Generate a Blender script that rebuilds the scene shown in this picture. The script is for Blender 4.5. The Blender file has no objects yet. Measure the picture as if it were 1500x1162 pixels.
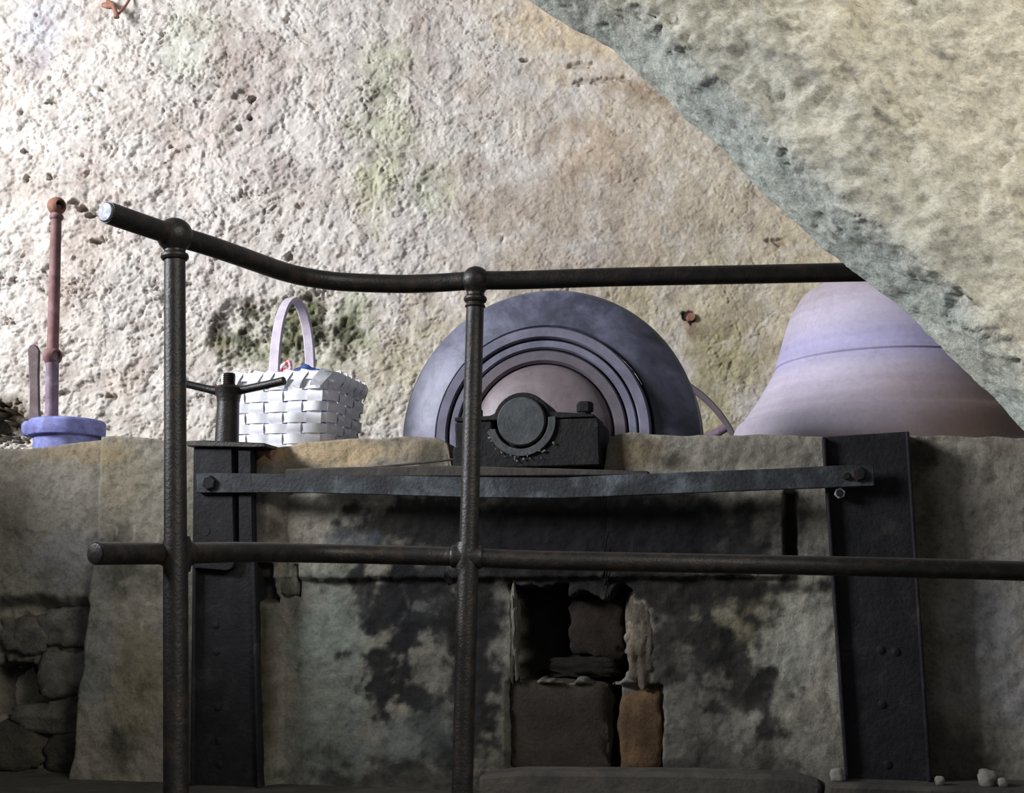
import bpy, bmesh, math, random
import numpy as np
from mathutils import Vector

random.seed(7)
rng = np.random.RandomState(11)
scene = bpy.context.scene
C = scene.collection

# ------------------------------------------------------------------ camera
F = 1810.0                                   # focal length in pixels of a 1500 x 1162 frame
PITCH = math.atan(299.0 / F)
EYE = np.array([0.0, 0.0, 1.5])
cam_d = bpy.data.cameras.new('camera')
cam_d.sensor_fit = 'HORIZONTAL'; cam_d.sensor_width = 36.0; cam_d.lens = 36.0 * F / 1500.0
cam_d.clip_start = 0.05; cam_d.clip_end = 100
cam = bpy.data.objects.new('camera', cam_d); C.objects.link(cam)
cam.location = EYE; cam.rotation_euler = (math.pi / 2 + PITCH, 0, 0)
scene.camera = cam

# ------------------------------------------------------------------ world and light
world = bpy.data.worlds.new('world'); scene.world = world; world.use_nodes = True
bg = world.node_tree.nodes['Background']
bg.inputs[0].default_value = (0.86, 0.92, 1.0, 1); bg.inputs[1].default_value = 0.25

def area(name, loc, target, sx, sy, power, col):
    d = bpy.data.lights.new(name, 'AREA'); d.shape = 'RECTANGLE'; d.size = sx; d.size_y = sy
    d.energy = power; d.color = col
    o = bpy.data.objects.new(name, d); C.objects.link(o); o.location = loc
    o.rotation_euler = (Vector(target) - Vector(loc)).to_track_quat('-Z', 'Y').to_euler()
    return o
# daylight falling through the opening high on the left, between the low wall and the back wall
area('daylight_opening', (-6.2, 1.2, 4.4), (0.5, 5.6, 2.3), 2.2, 2.0, 880, (0.92, 0.95, 1.0))
# unseen fill lamp added to brighten the slab, which shades the low wall
area('slab_fill_light', (2.1, -0.9, 4.0), (1.2, 2.1, 2.7), 1.2, 1.2, 130, (1.0, 0.97, 0.88))

scene.view_settings.view_transform = 'Standard'
scene.view_settings.look = 'None'
scene.view_settings.gamma = 1.0
scene.view_settings.use_curve_mapping = False
scene.view_settings.exposure = 0.0

# ------------------------------------------------------------------ geometry of the place
def ray(px, py):
    x = (px - 750.0) / F; y = (581.0 - py) / F
    cp, sp = math.cos(PITCH), math.sin(PITCH)
    return np.array([x, cp - y * sp, sp + y * cp])
def at_y(px, py, Y):
    d = ray(px, py); return EYE + d * (Y / d[1])
def at_z(px, py, z):
    d = ray(px, py); return EYE + d * ((z - 1.5) / d[2])
YAW = math.radians(13)
EU = np.array([math.cos(YAW), -math.sin(YAW), 0]); EN = np.array([-math.sin(YAW), -math.cos(YAW), 0]); EZ = np.array([0, 0, 1.0])
WO = np.array([0.0, 3.4, 0.0])
def W(px, py, off=0.0):                      # pixel -> (u, z) on the low wall's plane
    d = ray(px, py); P0 = WO + EN * off
    t = np.dot(P0 - EYE, EN) / np.dot(d, EN)
    p = EYE + d * t
    return float(np.dot(p - WO, EU)), float(p[2])
def WP(u, off, z):
    return WO + EU * u + EN * off + EZ * z
def wpt(px, py, off=0.0):
    u, z = W(px, py, off); return WP(u, off, z)
BY = 5.9                                     # back wall distance
ZTOP = W(750, 642)[1]

# ------------------------------------------------------------------ noise
_perm = rng.permutation(256); _perm = np.concatenate([_perm, _perm, _perm])
_g = rng.normal(size=(256, 3)); _g /= np.linalg.norm(_g, axis=1)[:, None]
def pnoise(p):
    p = np.asarray(p, float); i = np.floor(p).astype(int); f = p - i; i &= 255
    w = f * f * f * (f * (f * 6 - 15) + 10)
    r = 0
    for dx in (0, 1):
        for dy in (0, 1):
            for dz in (0, 1):
                h = _perm[_perm[_perm[i[..., 0] + dx] + i[..., 1] + dy] + i[..., 2] + dz]
                g = _g[h]
                dot = g[..., 0] * (f[..., 0] - dx) + g[..., 1] * (f[..., 1] - dy) + g[..., 2] * (f[..., 2] - dz)
                wt = (w[..., 0] if dx else 1 - w[..., 0]) * (w[..., 1] if dy else 1 - w[..., 1]) * (w[..., 2] if dz else 1 - w[..., 2])
                r = r + dot * wt
    return r * 1.5
def fbm(p, oct=4, gain=0.5):
    r = 0; a = 1.0; q = np.asarray(p, float)
    for _ in range(oct):
        r = r + a * pnoise(q); q = q * 2.03 + 17.3; a *= gain
    return r
def sstep(a, b, x):
    t = np.clip((x - a) / (b - a), 0, 1); return t * t * (3 - 2 * t)
def lin(r, g, b):
    c = np.array([r, g, b]) / 255.0
    return np.where(c <= 0.04045, c / 12.92, ((c + 0.055) / 1.055) ** 2.4)

# ------------------------------------------------------------------ materials
MATS = {}
def nodes_of(name):
    m = bpy.data.materials.new(name); m.use_nodes = True
    nt = m.node_tree; b = nt.nodes['Principled BSDF']
    MATS[name] = m
    return m, nt, b
def nd(nt, t, **kw):
    n = nt.nodes.new(t)
    for k, v in kw.items(): setattr(n, k, v)
    return n
def ramp(nt, fac, stops):
    r = nd(nt, 'ShaderNodeValToRGB'); e = r.color_ramp.elements
    while len(e) < len(stops): e.new(0.5)
    for el, (p, c) in zip(e, stops):
        el.position = p; el.color = (*c, 1)
    nt.links.new(fac, r.inputs[0]); return r.outputs[0]
def noise(nt, co, scale, detail=5, rough=0.6, dist=0.0):
    n = nd(nt, 'ShaderNodeTexNoise'); n.inputs['Scale'].default_value = scale
    n.inputs['Detail'].default_value = detail; n.inputs['Roughness'].default_value = rough
    n.inputs['Distortion'].default_value = dist
    nt.links.new(co, n.inputs['Vector']); return n.outputs['Fac']
def mixc(nt, fac, a, b, blend='MIX'):
    m = nd(nt, 'ShaderNodeMix', data_type='RGBA', blend_type=blend)
    for sock, v in ((m.inputs[0], fac), (m.inputs[6], a), (m.inputs[7], b)):
        if hasattr(v, 'node'): nt.links.new(v, sock)
        elif isinstance(v, (int, float)): sock.default_value = v
        else: sock.default_value = (*v, 1)
    return m.outputs[2]
def bump(nt, b, h, strength, dist):
    n = nd(nt, 'ShaderNodeBump'); n.inputs['Strength'].default_value = strength; n.inputs['Distance'].default_value = dist
    nt.links.new(h, n.inputs['Height']); nt.links.new(n.outputs[0], b.inputs['Normal'])
def paint_mat(name, var=0.35, scale=14, bscale=60, bstr=0.5, bdist=0.006, rough=0.92, spec=0.25):
    """stone or plaster: colour zones, some with light and shade painted in, from the 'Col' attribute, grain from noise nodes"""
    m, nt, b = nodes_of(name)
    co = nd(nt, 'ShaderNodeTexCoord').outputs['Object']
    at = nd(nt, 'ShaderNodeAttribute', attribute_name='Col')
    n1 = noise(nt, co, scale, 8, 0.7, 0.6); n2 = noise(nt, co, scale * 6, 5, 0.7)
    g1 = ramp(nt, n1, [(0.28, (1 - var,) * 3), (0.5, (1, 1, 1)), (0.75, (1 + var * 0.4,) * 3)])
    g2 = ramp(nt, n2, [(0.3, (1 - var * 0.8,) * 3), (0.52, (1, 1, 1)), (0.8, (1.12, 1.11, 1.08))])
    c = mixc(nt, 1.0, at.outputs['Color'], g1, 'MULTIPLY'); c = mixc(nt, 1.0, c, g2, 'MULTIPLY')
    nt.links.new(c, b.inputs['Base Color'])
    b.inputs['Roughness'].default_value = rough; b.inputs['Specular IOR Level'].default_value = spec
    h = noise(nt, co, bscale, 8, 0.72, 0.3)
    bump(nt, b, h, bstr, bdist)
    return m
def solid_mat(name, stops, scale=20, metallic=0.0, rough=0.6, bscale=120, bstr=0.3, bdist=0.003, spec=0.5, stretch=None, rvar=0.0):
    m, nt, b = nodes_of(name)
    co = nd(nt, 'ShaderNodeTexCoord').outputs['Object']
    if stretch:
        mp = nd(nt, 'ShaderNodeMapping'); mp.inputs['Scale'].default_value = stretch
        nt.links.new(co, mp.inputs[0]); co = mp.outputs[0]
    n1 = noise(nt, co, scale, 7, 0.65, 0.4)
    nt.links.new(ramp(nt, n1, stops), b.inputs['Base Color'])
    b.inputs['Metallic'].default_value = metallic; b.inputs['Roughness'].default_value = rough
    b.inputs['Specular IOR Level'].default_value = spec
    h = noise(nt, co, bscale, 5, 0.6); bump(nt, b, h, bstr, bdist)
    return m
L = lambda *c: tuple(lin(*c))
paint_mat('back_plaster', 0.28, 9, 34, 0.7, 0.012)
paint_mat('low_wall_masonry', 0.45, 16, 80, 0.6, 0.008)
paint_mat('slab_stone', 0.42, 22, 70, 0.8, 0.010)
paint_mat('rough_stone', 0.45, 16, 70, 0.7, 0.010)
solid_mat('rail_iron', [(0.3, L(16, 13, 11)), (0.5, L(27, 23, 20)), (0.72, L(52, 39, 30))], 34, 0.1, 0.42, 160, 0.45, 0.003, 0.4)
solid_mat('plug_metal', [(0.35, L(58, 62, 68)), (0.55, L(88, 92, 100)), (0.7, L(150, 152, 160))], 60, 0.3, 0.5)
solid_mat('beam_iron', [(0.3, L(20, 20, 22)), (0.55, L(32, 31, 34)), (0.8, L(60, 57, 55))], 14, 0.0, 0.72, 90, 0.7, 0.004, 0.2)
solid_mat('strap_iron', [(0.35, L(26, 26, 29)), (0.52, L(44, 46, 49)), (0.7, L(92, 98, 102))], 7, 0.05, 0.66, 90, 0.7, 0.004, 0.3)
solid_mat('bearing_iron', [(0.3, L(18, 17, 18)), (0.55, L(30, 29, 29)), (0.8, L(58, 50, 42))], 18, 0.0, 0.72, 90, 0.7, 0.004, 0.2)
solid_mat('grease', [(0.35, L(60, 58, 55)), (0.6, L(120, 118, 112)), (0.75, L(190, 188, 180))], 60, 0.0, 0.5, 120, 0.8, 0.005)
solid_mat('shaft_iron', [(0.3, L(44, 46, 48)), (0.6, L(70, 72, 73)), (0.8, L(110, 112, 110))], 30, 0.25, 0.55)
solid_mat('black_gap', [(0.3, L(14, 13, 15)), (0.7, L(28, 26, 30))], 10, 0.0, 0.9)
solid_mat('rust', [(0.3, L(120, 78, 56)), (0.55, L(152, 108, 88)), (0.8, L(178, 140, 120))], 30, 0.1, 0.75)
solid_mat('rust_post', [(0.3, L(110, 74, 70)), (0.55, L(136, 100, 100)), (0.8, L(168, 138, 140))], 24, 0.1, 0.75)
solid_mat('rust_lilac', [(0.3, L(100, 82, 92)), (0.55, L(130, 112, 128)), (0.8, L(168, 152, 168))], 24, 0.1, 0.75)
solid_mat('blue_paint', [(0.28, L(92, 88, 120)), (0.5, L(120, 124, 186)), (0.75, L(156, 162, 218))], 26, 0.0, 0.6)
solid_mat('lever_iron', [(0.3, L(84, 68, 66)), (0.6, L(112, 96, 98)), (0.8, L(140, 126, 130))], 24, 0.15, 0.65)
solid_mat('basket_splint', [(0.25, L(214, 210, 216)), (0.45, L(242, 241, 247)), (0.8, L(252, 252, 255))], 22, 0.0, 0.6, 80, 0.4, 0.002, 0.3)
solid_mat('basket_handle', [(0.25, L(186, 172, 184)), (0.5, L(206, 194, 206)), (0.8, L(226, 218, 228))], 22, 0.0, 0.55, 60, 0.3, 0.002, 0.3)
solid_mat('blue_cloth', [(0.3, L(46, 70, 130)), (0.6, L(72, 100, 165)), (0.8, L(120, 140, 190))], 60, 0.0, 0.9)
solid_mat('pink_ribbon', [(0.45, L(225, 70, 100)), (0.55, L(250, 235, 240))], 70, 0.0, 0.7)
solid_mat('wheel_rim_paint', [(0.36, L(48, 48, 58)), (0.5, L(74, 74, 90)), (0.62, L(106, 105, 124))], 5, 0.1, 0.5, 60, 0.2, 0.003)
solid_mat('wheel_ring_paint', [(0.3, L(86, 83, 98)), (0.55, L(110, 107, 124)), (0.8, L(136, 133, 152))], 9, 0.1, 0.5, 60, 0.15, 0.003)
solid_mat('wheel_ring_brown', [(0.3, L(78, 71, 80)), (0.55, L(98, 90, 97)), (0.8, L(120, 110, 116))], 9, 0.1, 0.5, 60, 0.15, 0.003)
solid_mat('wheel_hub_paint', [(0.3, L(98, 87, 90)), (0.55, L(118, 106, 109)), (0.8, L(136, 124, 130))], 12, 0.1, 0.5, 200, 0.25, 0.002)
solid_mat('wheel_tread', [(0.3, L(40, 38, 44)), (0.6, L(60, 58, 66)), (0.8, L(84, 80, 90))], 12, 0.1, 0.6)
solid_mat('pulley_iron', [(0.3, L(70, 62, 66)), (0.6, L(96, 86, 90)), (0.8, L(130, 116, 116))], 14, 0.2, 0.55)
solid_mat('timber_dark', [(0.3, L(36, 33, 30)), (0.6, L(60, 54, 48)), (0.8, L(84, 74, 62))], 20, 0.0, 0.85, 60, 0.6, 0.004)
solid_mat('bright_nut', [(0.3, L(150, 150, 150)), (0.7, L(215, 215, 215))], 40, 0.6, 0.35)
solid_mat('floor_stone', [(0.3, L(40, 37, 34)), (0.55, L(64, 59, 53)), (0.8, L(92, 85, 75))], 8, 0.0, 0.9, 40, 0.7, 0.008)
solid_mat('white_plaster', [(0.3, L(104, 100, 93)), (0.7, L(150, 146, 138))], 30, 0.0, 0.9)
paint_mat('casing_skin', 0.12, 10, 180, 0.25, 0.003, 0.62, 0.35)

# ------------------------------------------------------------------ object helpers
def props(o, label=None, cat=None, group=None, kind=None):
    if label: o['label'] = label
    if cat: o['category'] = cat
    if group: o['group'] = group
    if kind: o['kind'] = kind
    return o
def thing(name, loc, label, cat, group=None):
    o = bpy.data.objects.new(name, None); C.objects.link(o); o.empty_display_size = 0.05
    o.location = [float(v) for v in loc]; o['base'] = [float(v) for v in loc]
    return props(o, label, cat, group)
def base_of(o):
    while o is not None:
        if 'base' in o.keys(): return np.array(o['base'][:])
        o = o.parent
    return np.zeros(3)
def link(name, me, mat, parent):
    me.materials.append(MATS[mat]); o = bpy.data.objects.new(name, me); C.objects.link(o)
    if parent is not None: o.parent = parent
    return o
def mk(name, V, Fc, mat, parent=None, sharp=35, bevel=0.0, col=None, fix=True):
    """world-space vertices -> one mesh object under parent"""
    V = np.asarray(V, float) - (base_of(parent) if parent is not None else 0)
    me = bpy.data.meshes.new(name); me.from_pydata(V.tolist(), [], [tuple(int(i) for i in f) for f in Fc]); 
    if fix:
        bm = bmesh.new(); bm.from_mesh(me); bmesh.ops.recalc_face_normals(bm, faces=bm.faces); bm.to_mesh(me); bm.free()
    me.polygons.foreach_set('use_smooth', [True] * len(me.polygons))
    if sharp: me.set_sharp_from_angle(angle=math.radians(sharp))
    if col is not None: setcol(me, col)
    o = link(name, me, mat, parent)
    if bevel:
        b = o.modifiers.new('bevel', 'BEVEL'); b.width = bevel; b.segments = 2; b.limit_method = 'ANGLE'; b.angle_limit = math.radians(40)
    return o
def setcol(me, col):
    a = me.color_attributes.new('Col', 'FLOAT_COLOR', 'POINT')
    col = np.asarray(col, float).reshape(-1, 3)
    if len(col) == 1: col = np.repeat(col, len(me.vertices), 0)
    c4 = np.ones((len(me.vertices), 4)); c4[:, :3] = np.clip(col, 0, 1)
    a.data.foreach_set('color', c4.ravel())
def grid(name, P, mat, parent=None, col=None, flip=False, closed=False):
    ny, nx = P.shape[:2]
    idx = np.arange(ny * nx).reshape(ny, nx)
    if closed: idx = np.concatenate([idx, idx[:1]], 0)
    q = np.stack([idx[:-1, :-1], idx[:-1, 1:], idx[1:, 1:], idx[1:, :-1]], -1).reshape(-1, 4)
    if flip: q = q[:, ::-1]
    me = bpy.data.meshes.new(name)
    V = P.reshape(-1, 3) - (base_of(parent) if parent is not None else 0)
    me.vertices.add(len(V)); me.vertices.foreach_set('co', V.ravel())
    me.loops.add(q.size); me.loops.foreach_set('vertex_index', q.ravel().astype(np.int32))
    me.polygons.add(len(q)); me.polygons.foreach_set('loop_start', np.arange(0, q.size, 4, dtype=np.int32))
    me.update(calc_edges=True)
    me.polygons.foreach_set('use_smooth', [True] * len(q))
    if col is not None: setcol(me, col)
    return link(name, me, mat, parent)
def frame(d):
    d = np.asarray(d, float); d = d / np.linalg.norm(d)
    a = np.array([0, 0, 1.0]) if abs(d[2]) < 0.9 else np.array([1.0, 0, 0])
    x = np.cross(a, d); x /= np.linalg.norm(x); return x, np.cross(d, x), d
def tube(pts, r, seg=18, cap=True):
    pts = np.asarray(pts, float); n = len(pts); r = np.full(n, r) if np.isscalar(r) else np.asarray(r, float)
    V = []; Fc = []
    t0 = pts[1] - pts[0]; x, y, _ = frame(t0)
    for i in range(n):
        t = pts[min(i + 1, n - 1)] - pts[max(i - 1, 0)]; t /= np.linalg.norm(t)
        x = x - t * np.dot(x, t); x /= np.linalg.norm(x); y = np.cross(t, x)
        for k in range(seg):
            a = 2 * math.pi * k / seg; V.append(pts[i] + r[i] * (x * math.cos(a) + y * math.sin(a)))
    for i in range(n - 1):
        for k in range(seg):
            k2 = (k + 1) % seg; Fc.append((i * seg + k, i * seg + k2, (i + 1) * seg + k2, (i + 1) * seg + k))
    if cap: Fc.append(tuple(range(seg))[::-1]); Fc.append(tuple(range((n - 1) * seg, n * seg)))
    return V, Fc
def lathe(o, axis, prof, seg=48):
    """prof: list of (radius, distance along axis); ends closed when radius 0"""
    x, y, d = frame(axis); o = np.asarray(o, float); V = []; Fc = []; rows = []
    for r, h in prof:
        if r < 1e-6: rows.append([len(V)]); V.append(o + d * h)
        else:
            rows.append(list(range(len(V), len(V) + seg)))
            for k in range(seg):
                a = 2 * math.pi * k / seg; V.append(o + d * h + r * (x * math.cos(a) + y * math.sin(a)))
    for A, B in zip(rows[:-1], rows[1:]):
        for k in range(seg):
            k2 = (k + 1) % seg
            if len(A) == 1 and len(B) == 1: continue
            if len(A) == 1: Fc.append((A[0], B[k2], B[k]))
            elif len(B) == 1: Fc.append((A[k], A[k2], B[0]))
            else: Fc.append((A[k], A[k2], B[k2], B[k]))
    return V, Fc
def ring_prof(prof): return prof + [prof[0]]
def wprism(pts, off0, off1):
    """polygon given as (px, py) on the low wall, extruded from off0 to off1"""
    uz = [W(px, py, off1) for px, py in pts]; n = len(uz)
    V = [WP(u, off0, z) for u, z in uz] + [WP(u, off1, z) for u, z in uz]
    Fc = [tuple(range(n)), tuple(range(n, 2 * n))] + [(i, (i + 1) % n, n + (i + 1) % n, n + i) for i in range(n)]
    return V, Fc
def uprism(uz, off0, off1):
    n = len(uz)
    V = [WP(u, off0, z) for u, z in uz] + [WP(u, off1, z) for u, z in uz]
    Fc = [tuple(range(n)), tuple(range(n, 2 * n))] + [(i, (i + 1) % n, n + (i + 1) % n, n + i) for i in range(n)]
    return V, Fc
def rect(x0, y0, x1, y1): return [(x0, y0), (x1, y0), (x1, y1), (x0, y1)]
def hexbolt(c, axis, r, h, sides=6, rot=0.3):
    x, y, d = frame(axis); V = []
    for s, rr in ((0, r), (h * 0.8, r), (h, r * 0.82)):
        for k in range(sides):
            a = rot + 2 * math.pi * k / sides; V.append(np.asarray(c) + d * s + rr * (x * math.cos(a) + y * math.sin(a)))
    n = sides; Fc = [tuple(range(n)), tuple(range(2 * n, 3 * n))]
    for q in (0, n):
        Fc += [(q + i, q + (i + 1) % n, q + n + (i + 1) % n, q + n + i) for i in range(n)]
    return V, Fc
def merge(*parts):
    V = []; Fc = []
    for v, f in parts:
        o = len(V); V += list(v); Fc += [tuple(i + o for i in q) for q in f]
    return V, Fc
_ico = None
def boulder(c, half, seed, amp=0.12, axes=None, box=0.5, sub=4):
    """an irregular stone: a rounded block pushed about by noise"""
    bm = bmesh.new(); bmesh.ops.create_icosphere(bm, subdivisions=sub, radius=1.0)
    P = np.array([v.co[:] for v in bm.verts]); Fc = [[v.index for v in f.verts] for f in bm.faces]; bm.free()
    m = np.abs(P).max(1)[:, None]; P = P * (1 - box) + (P / m) * box
    n = fbm(P * 1.4 + seed * 7.7, 4); P = P * (1 + amp * n[:, None]) + 0.03 * amp / 0.12 * np.stack([fbm(P * 4 + seed + k * 31, 3) for k in range(3)], -1)
    A = np.array(axes if axes is not None else [EU, -EN, EZ])
    V = np.asarray(c) + (P * np.asarray(half)) @ A
    return V, Fc
def blobs(U, Z, col, conv, lst, seed, scale=5.0, soft=0.55):
    N = fbm(np.stack([U * scale, Z * scale, np.full_like(U, seed)], -1), 5, 0.6)
    for (px, py, rx, ry, c, s, na) in lst:
        cu, cz, k = conv(px, py)
        d = np.sqrt(((U - cu) / (rx * k)) ** 2 + ((Z - cz) / (ry * k)) ** 2) + na * N
        m = (sstep(1.1, soft, d) * s)[..., None]
        col[:] = col * (1 - m) + lin(*c) * m
    return col

# ================================================================== BACK WALL
def bconv(px, py):
    p = at_y(px, py, BY); return p[0], p[2], BY / F
xs = np.concatenate([np.linspace(-3.6, -2.6, 24, endpoint=False), np.linspace(-2.6, 1.9, 760, endpoint=False), np.linspace(1.9, 3.3, 26)])
zs = np.concatenate([np.linspace(0.0, 1.8, 30, endpoint=False), np.linspace(1.8, 4.6, 500, endpoint=False), np.linspace(4.6, 5.3, 20)])
X, Z = np.meshgrid(xs, zs)
S3 = lambda s, o=0.0: np.stack([X * s, Z * s, np.full_like(X, o)], -1)
big = fbm(S3(0.8, 3.1), 3); mid = fbm(S3(4.0, 9.2), 4); fine = fbm(S3(17, 5.5), 4, 0.6)
leftness = sstep(0.6, -1.6, X)
flake = sstep(-0.03, 0.03, fbm(S3(5.5, 21.0) + 0.4 * mid[..., None], 5, 0.66)) + 0.9 * sstep(-0.03, 0.03, fbm(S3(10.0, 33.0) + 0.5 * mid[..., None], 5, 0.66) - 0.1)
h = 0.045 * big + 0.007 * mid + 0.0045 * fine * (0.7 + 0.6 * leftness) + 0.0085 * flake * (0.35 + 0.75 * leftness)
vein = fbm(S3(3.6, 55.0) + 0.8 * mid[..., None], 4, 0.6); h -= 0.020 * sstep(0.05, 0.0, np.abs(vein)) * sstep(0.05, 0.4, fbm(S3(2.2, 66.0), 3)) * (0.3 + 0.8 * leftness)
# scattered pits
pit = fbm(S3(10.0, 77.0), 3); h -= 0.025 * sstep(0.80, 0.95, pit) * (0.3 + leftness)
holes = [(370, 145, 7, 7, .09), (365, 172, 5, 6, .05), (355, 140, 16, 9, .02), (75, 152, 9, 4, .05), (30, 165, 4, 4, .04), (35, 222, 5, 5, .05), (150, 133, 6, 4, .04),
         (130, 258, 6, 7, .06), (75, 262, 4, 5, .05), (40, 262, 4, 5, .04), (125, 308, 12, 6, .06), (140, 318, 9, 5, .05), (110, 300, 10, 5, .04), (145, 355, 14, 5, .05),
         (1010, 466, 9, 8, .08), (770, 88, 8, 4, .04), (1250, 214, 3, 3, .03), (425, 375, 6, 7, .04), (250, 214, 4, 3, .04), (350, 188, 4, 4, .03),
         (95, 575, 9, 5, .04), (160, 580, 10, 5, .04), (60, 610, 14, 6, .03), (190, 300, 5, 4, .03), (10, 625, 30, 32, .12), (1140, 357, 14, 8, .02),
         (270, 560, 9, 5, .03), (880, 118, 40, 6, .02), (850, 95, 22, 5, .02)]
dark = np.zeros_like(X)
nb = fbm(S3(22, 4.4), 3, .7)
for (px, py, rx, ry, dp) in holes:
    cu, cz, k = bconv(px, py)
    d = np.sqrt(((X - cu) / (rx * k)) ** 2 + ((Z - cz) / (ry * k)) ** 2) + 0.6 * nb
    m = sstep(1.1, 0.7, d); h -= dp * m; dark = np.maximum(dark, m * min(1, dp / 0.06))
# rough mossy hollow behind the basket
cu, cz, k = bconv(415, 488)
d = np.sqrt(((X - cu) / (118 * k)) ** 2 + ((Z - cz) / (62 * k)) ** 2) + 0.55 * fbm(S3(6, 50), 4)
moss = sstep(1.05, 0.6, d)
h -= moss * (0.02 + 0.045 * np.abs(fbm(S3(9, 60), 4, 0.65)))
col = np.empty(X.shape + (3,)); col[:] = lin(212, 204, 196)
zones = [
 (1060, 320, 520, 520, (204, 189, 162), .7, .5), (1180, 480, 330, 300, (202, 190, 156), .5, .5), (820, 330, 250, 240, (172, 157, 143), .6, .7),
 (860, 60, 150, 110, (210, 189, 158), .75, .6), (900, 130, 110, 30, (150, 126, 100), .6, .8), (700, 200, 90, 60, (222, 216, 206), .8, .7), (620, 60, 80, 120, (182, 168, 160), .6, .7),
 (370, 130, 90, 130, (176, 160, 154), .6, .7), (560, 150, 60, 260, (192, 192, 160), .7, .5), (430, 270, 70, 40, (178, 168, 162), .7, .7), (270, 60, 60, 90, (196, 198, 178), .5, .6),
 (620, 290, 60, 60, (188, 192, 156), .6, .7), (720, 245, 50, 30, (160, 148, 134), .6, .8), (60, 40, 90, 80, (172, 172, 186), .6, .8), (30, 90, 70, 40, (170, 154, 150), .5, .8),
 (120, 420, 90, 200, (204, 186, 174), .5, .7), (250, 260, 120, 80, (212, 196, 188), .5, .7), (500, 560, 130, 90, (196, 192, 168), .6, .6), (590, 520, 60, 110, (206, 196, 172), .6, .7),
 (950, 480, 110, 90, (196, 184, 150), .7, .6), (1050, 560, 90, 120, (176, 168, 128), .7, .7), (1012, 480, 16, 40, (120, 92, 70), .7, .5), (1140, 360, 30, 20, (170, 150, 126), .7, .6),
 (700, 520, 160, 120, (190, 178, 154), .5, .7), (520, 450, 40, 70, (150, 154, 118), .6, .7), (150, 10, 20, 20, (150, 110, 90), .4, .6), (430, 490, 150, 80, (170, 168, 146), .6, .7),
 (20, 610, 50, 50, (110, 100, 80), .8, .7), (200, 640, 200, 50, (190, 182, 168), .5, .7), (300, 400, 120, 70, (220, 210, 206), .5, .7), (850, 220, 90, 60, (196, 172, 148), .6, .7)]
blobs(X, Z, col, bconv, zones, 3.3, 2.6, 0.1)
mm = (moss * sstep(-0.25, 0.25, fbm(S3(7, 81), 5, 0.65) + 0.1))[..., None]; col = col * (1 - 0.92 * mm) + lin(72, 70, 52) * 0.92 * mm
gm = (moss * sstep(0.0, 0.35, fbm(S3(5, 90), 4)))[..., None]; col = col * (1 - 0.5 * gm) + lin(120, 126, 84) * 0.5 * gm
col *= (1 - 0.6 * dark)[..., None]  # holes darkened in colour; shadow of the low left hollow painted in
pn = sstep(0.05, 0.5, fbm(S3(3.0, 12), 5, 0.62))[..., None]; col = col * (1 - .22 * pn) + lin(166, 144, 126) * .22 * pn
pb2 = sstep(0.1, 0.6, fbm(S3(8.0, 15), 5, 0.68))[..., None]; col = col * (1 - .28 * pb2) + lin(140, 118, 104) * .28 * pb2
pw2 = sstep(0.15, 0.6, fbm(S3(6.0, 25), 5, 0.66))[..., None]; col = col * (1 - .35 * pw2) + lin(228, 222, 214) * .35 * pw2
ck = (sstep(0.06, 0.0, np.abs(vein)) * sstep(0.1, 0.4, fbm(S3(2.2, 66.0), 3)))[..., None]; col = col * (1 - .35 * ck) + lin(110, 92, 80) * .35 * ck
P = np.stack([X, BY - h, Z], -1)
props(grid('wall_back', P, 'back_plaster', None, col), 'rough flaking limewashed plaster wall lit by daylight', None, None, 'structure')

# ================================================================== LOW WALL
def wconv(px, py):
    u, z = W(px, py); return u, z, 3.4 / F * (1 + 0.0)
top_px = [(-900, 668), (-100, 662), (0, 660), (40, 657), (90, 652), (150, 643), (240, 645), (290, 652), (372, 684), (385, 678), (405, 660), (440, 650), (500, 644), (600, 641), (640, 642), (655, 648), (664, 692),
          (884, 692), (892, 640), (930, 634), (1000, 640), (1100, 637), (1200, 640), (1340, 638), (1420, 640), (1500, 642), (2300, 650)]
tu = np.array([W(a, b)[0] for a, b in top_px]); tz = np.array([W(a, b)[1] for a, b in top_px])
nu, nv, nt_ = 760, 170, 14
us = np.linspace(-2.6, 2.3, nu)
topz = np.interp(us, tu, tz) + 0.006 * fbm(np.stack([us * 9, us * 0, us * 0 + 5], -1), 4)
zb = 0.96
vv = np.linspace(0, 1, nv)[:, None]
U = np.repeat(us[None], nv, 0); Zw = zb + (topz[None] - zb) * vv
S3w = lambda s, o=0.0: np.stack([U * s, Zw * s, np.full_like(U, o)], -1)
wn = fbm(S3w(7, 2.2), 4); wf = fbm(S3w(30, 8.8), 4, 0.6); wm = fbm(S3w(3, 6.1), 4)
hw = 0.010 * wm + 0.006 * wn + 0.003 * wf
def uof(px, py): return W(px, py)[0]
def box_mask(x0, y0, x1, y1, soft=0.010, wob=0.012):
    u0, z1 = W(x0, y0); u1, z0 = W(x1, y1); u0b = W(x0, y1)[0]; u1t = W(x1, y0)[0]
    f = np.clip((Zw - z0) / (z1 - z0), 0, 1)
    a = u0b + (u0 - u0b) * f; b = u1 + (u1t - u1) * f
    q = wob * fbm(S3w(14, 40), 3)
    return sstep(-soft, soft, U - a + q) * sstep(-soft, soft, b - U + q) * sstep(-soft, soft, Zw - z0 + q) * sstep(-soft, soft, z1 - Zw + q)
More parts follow.
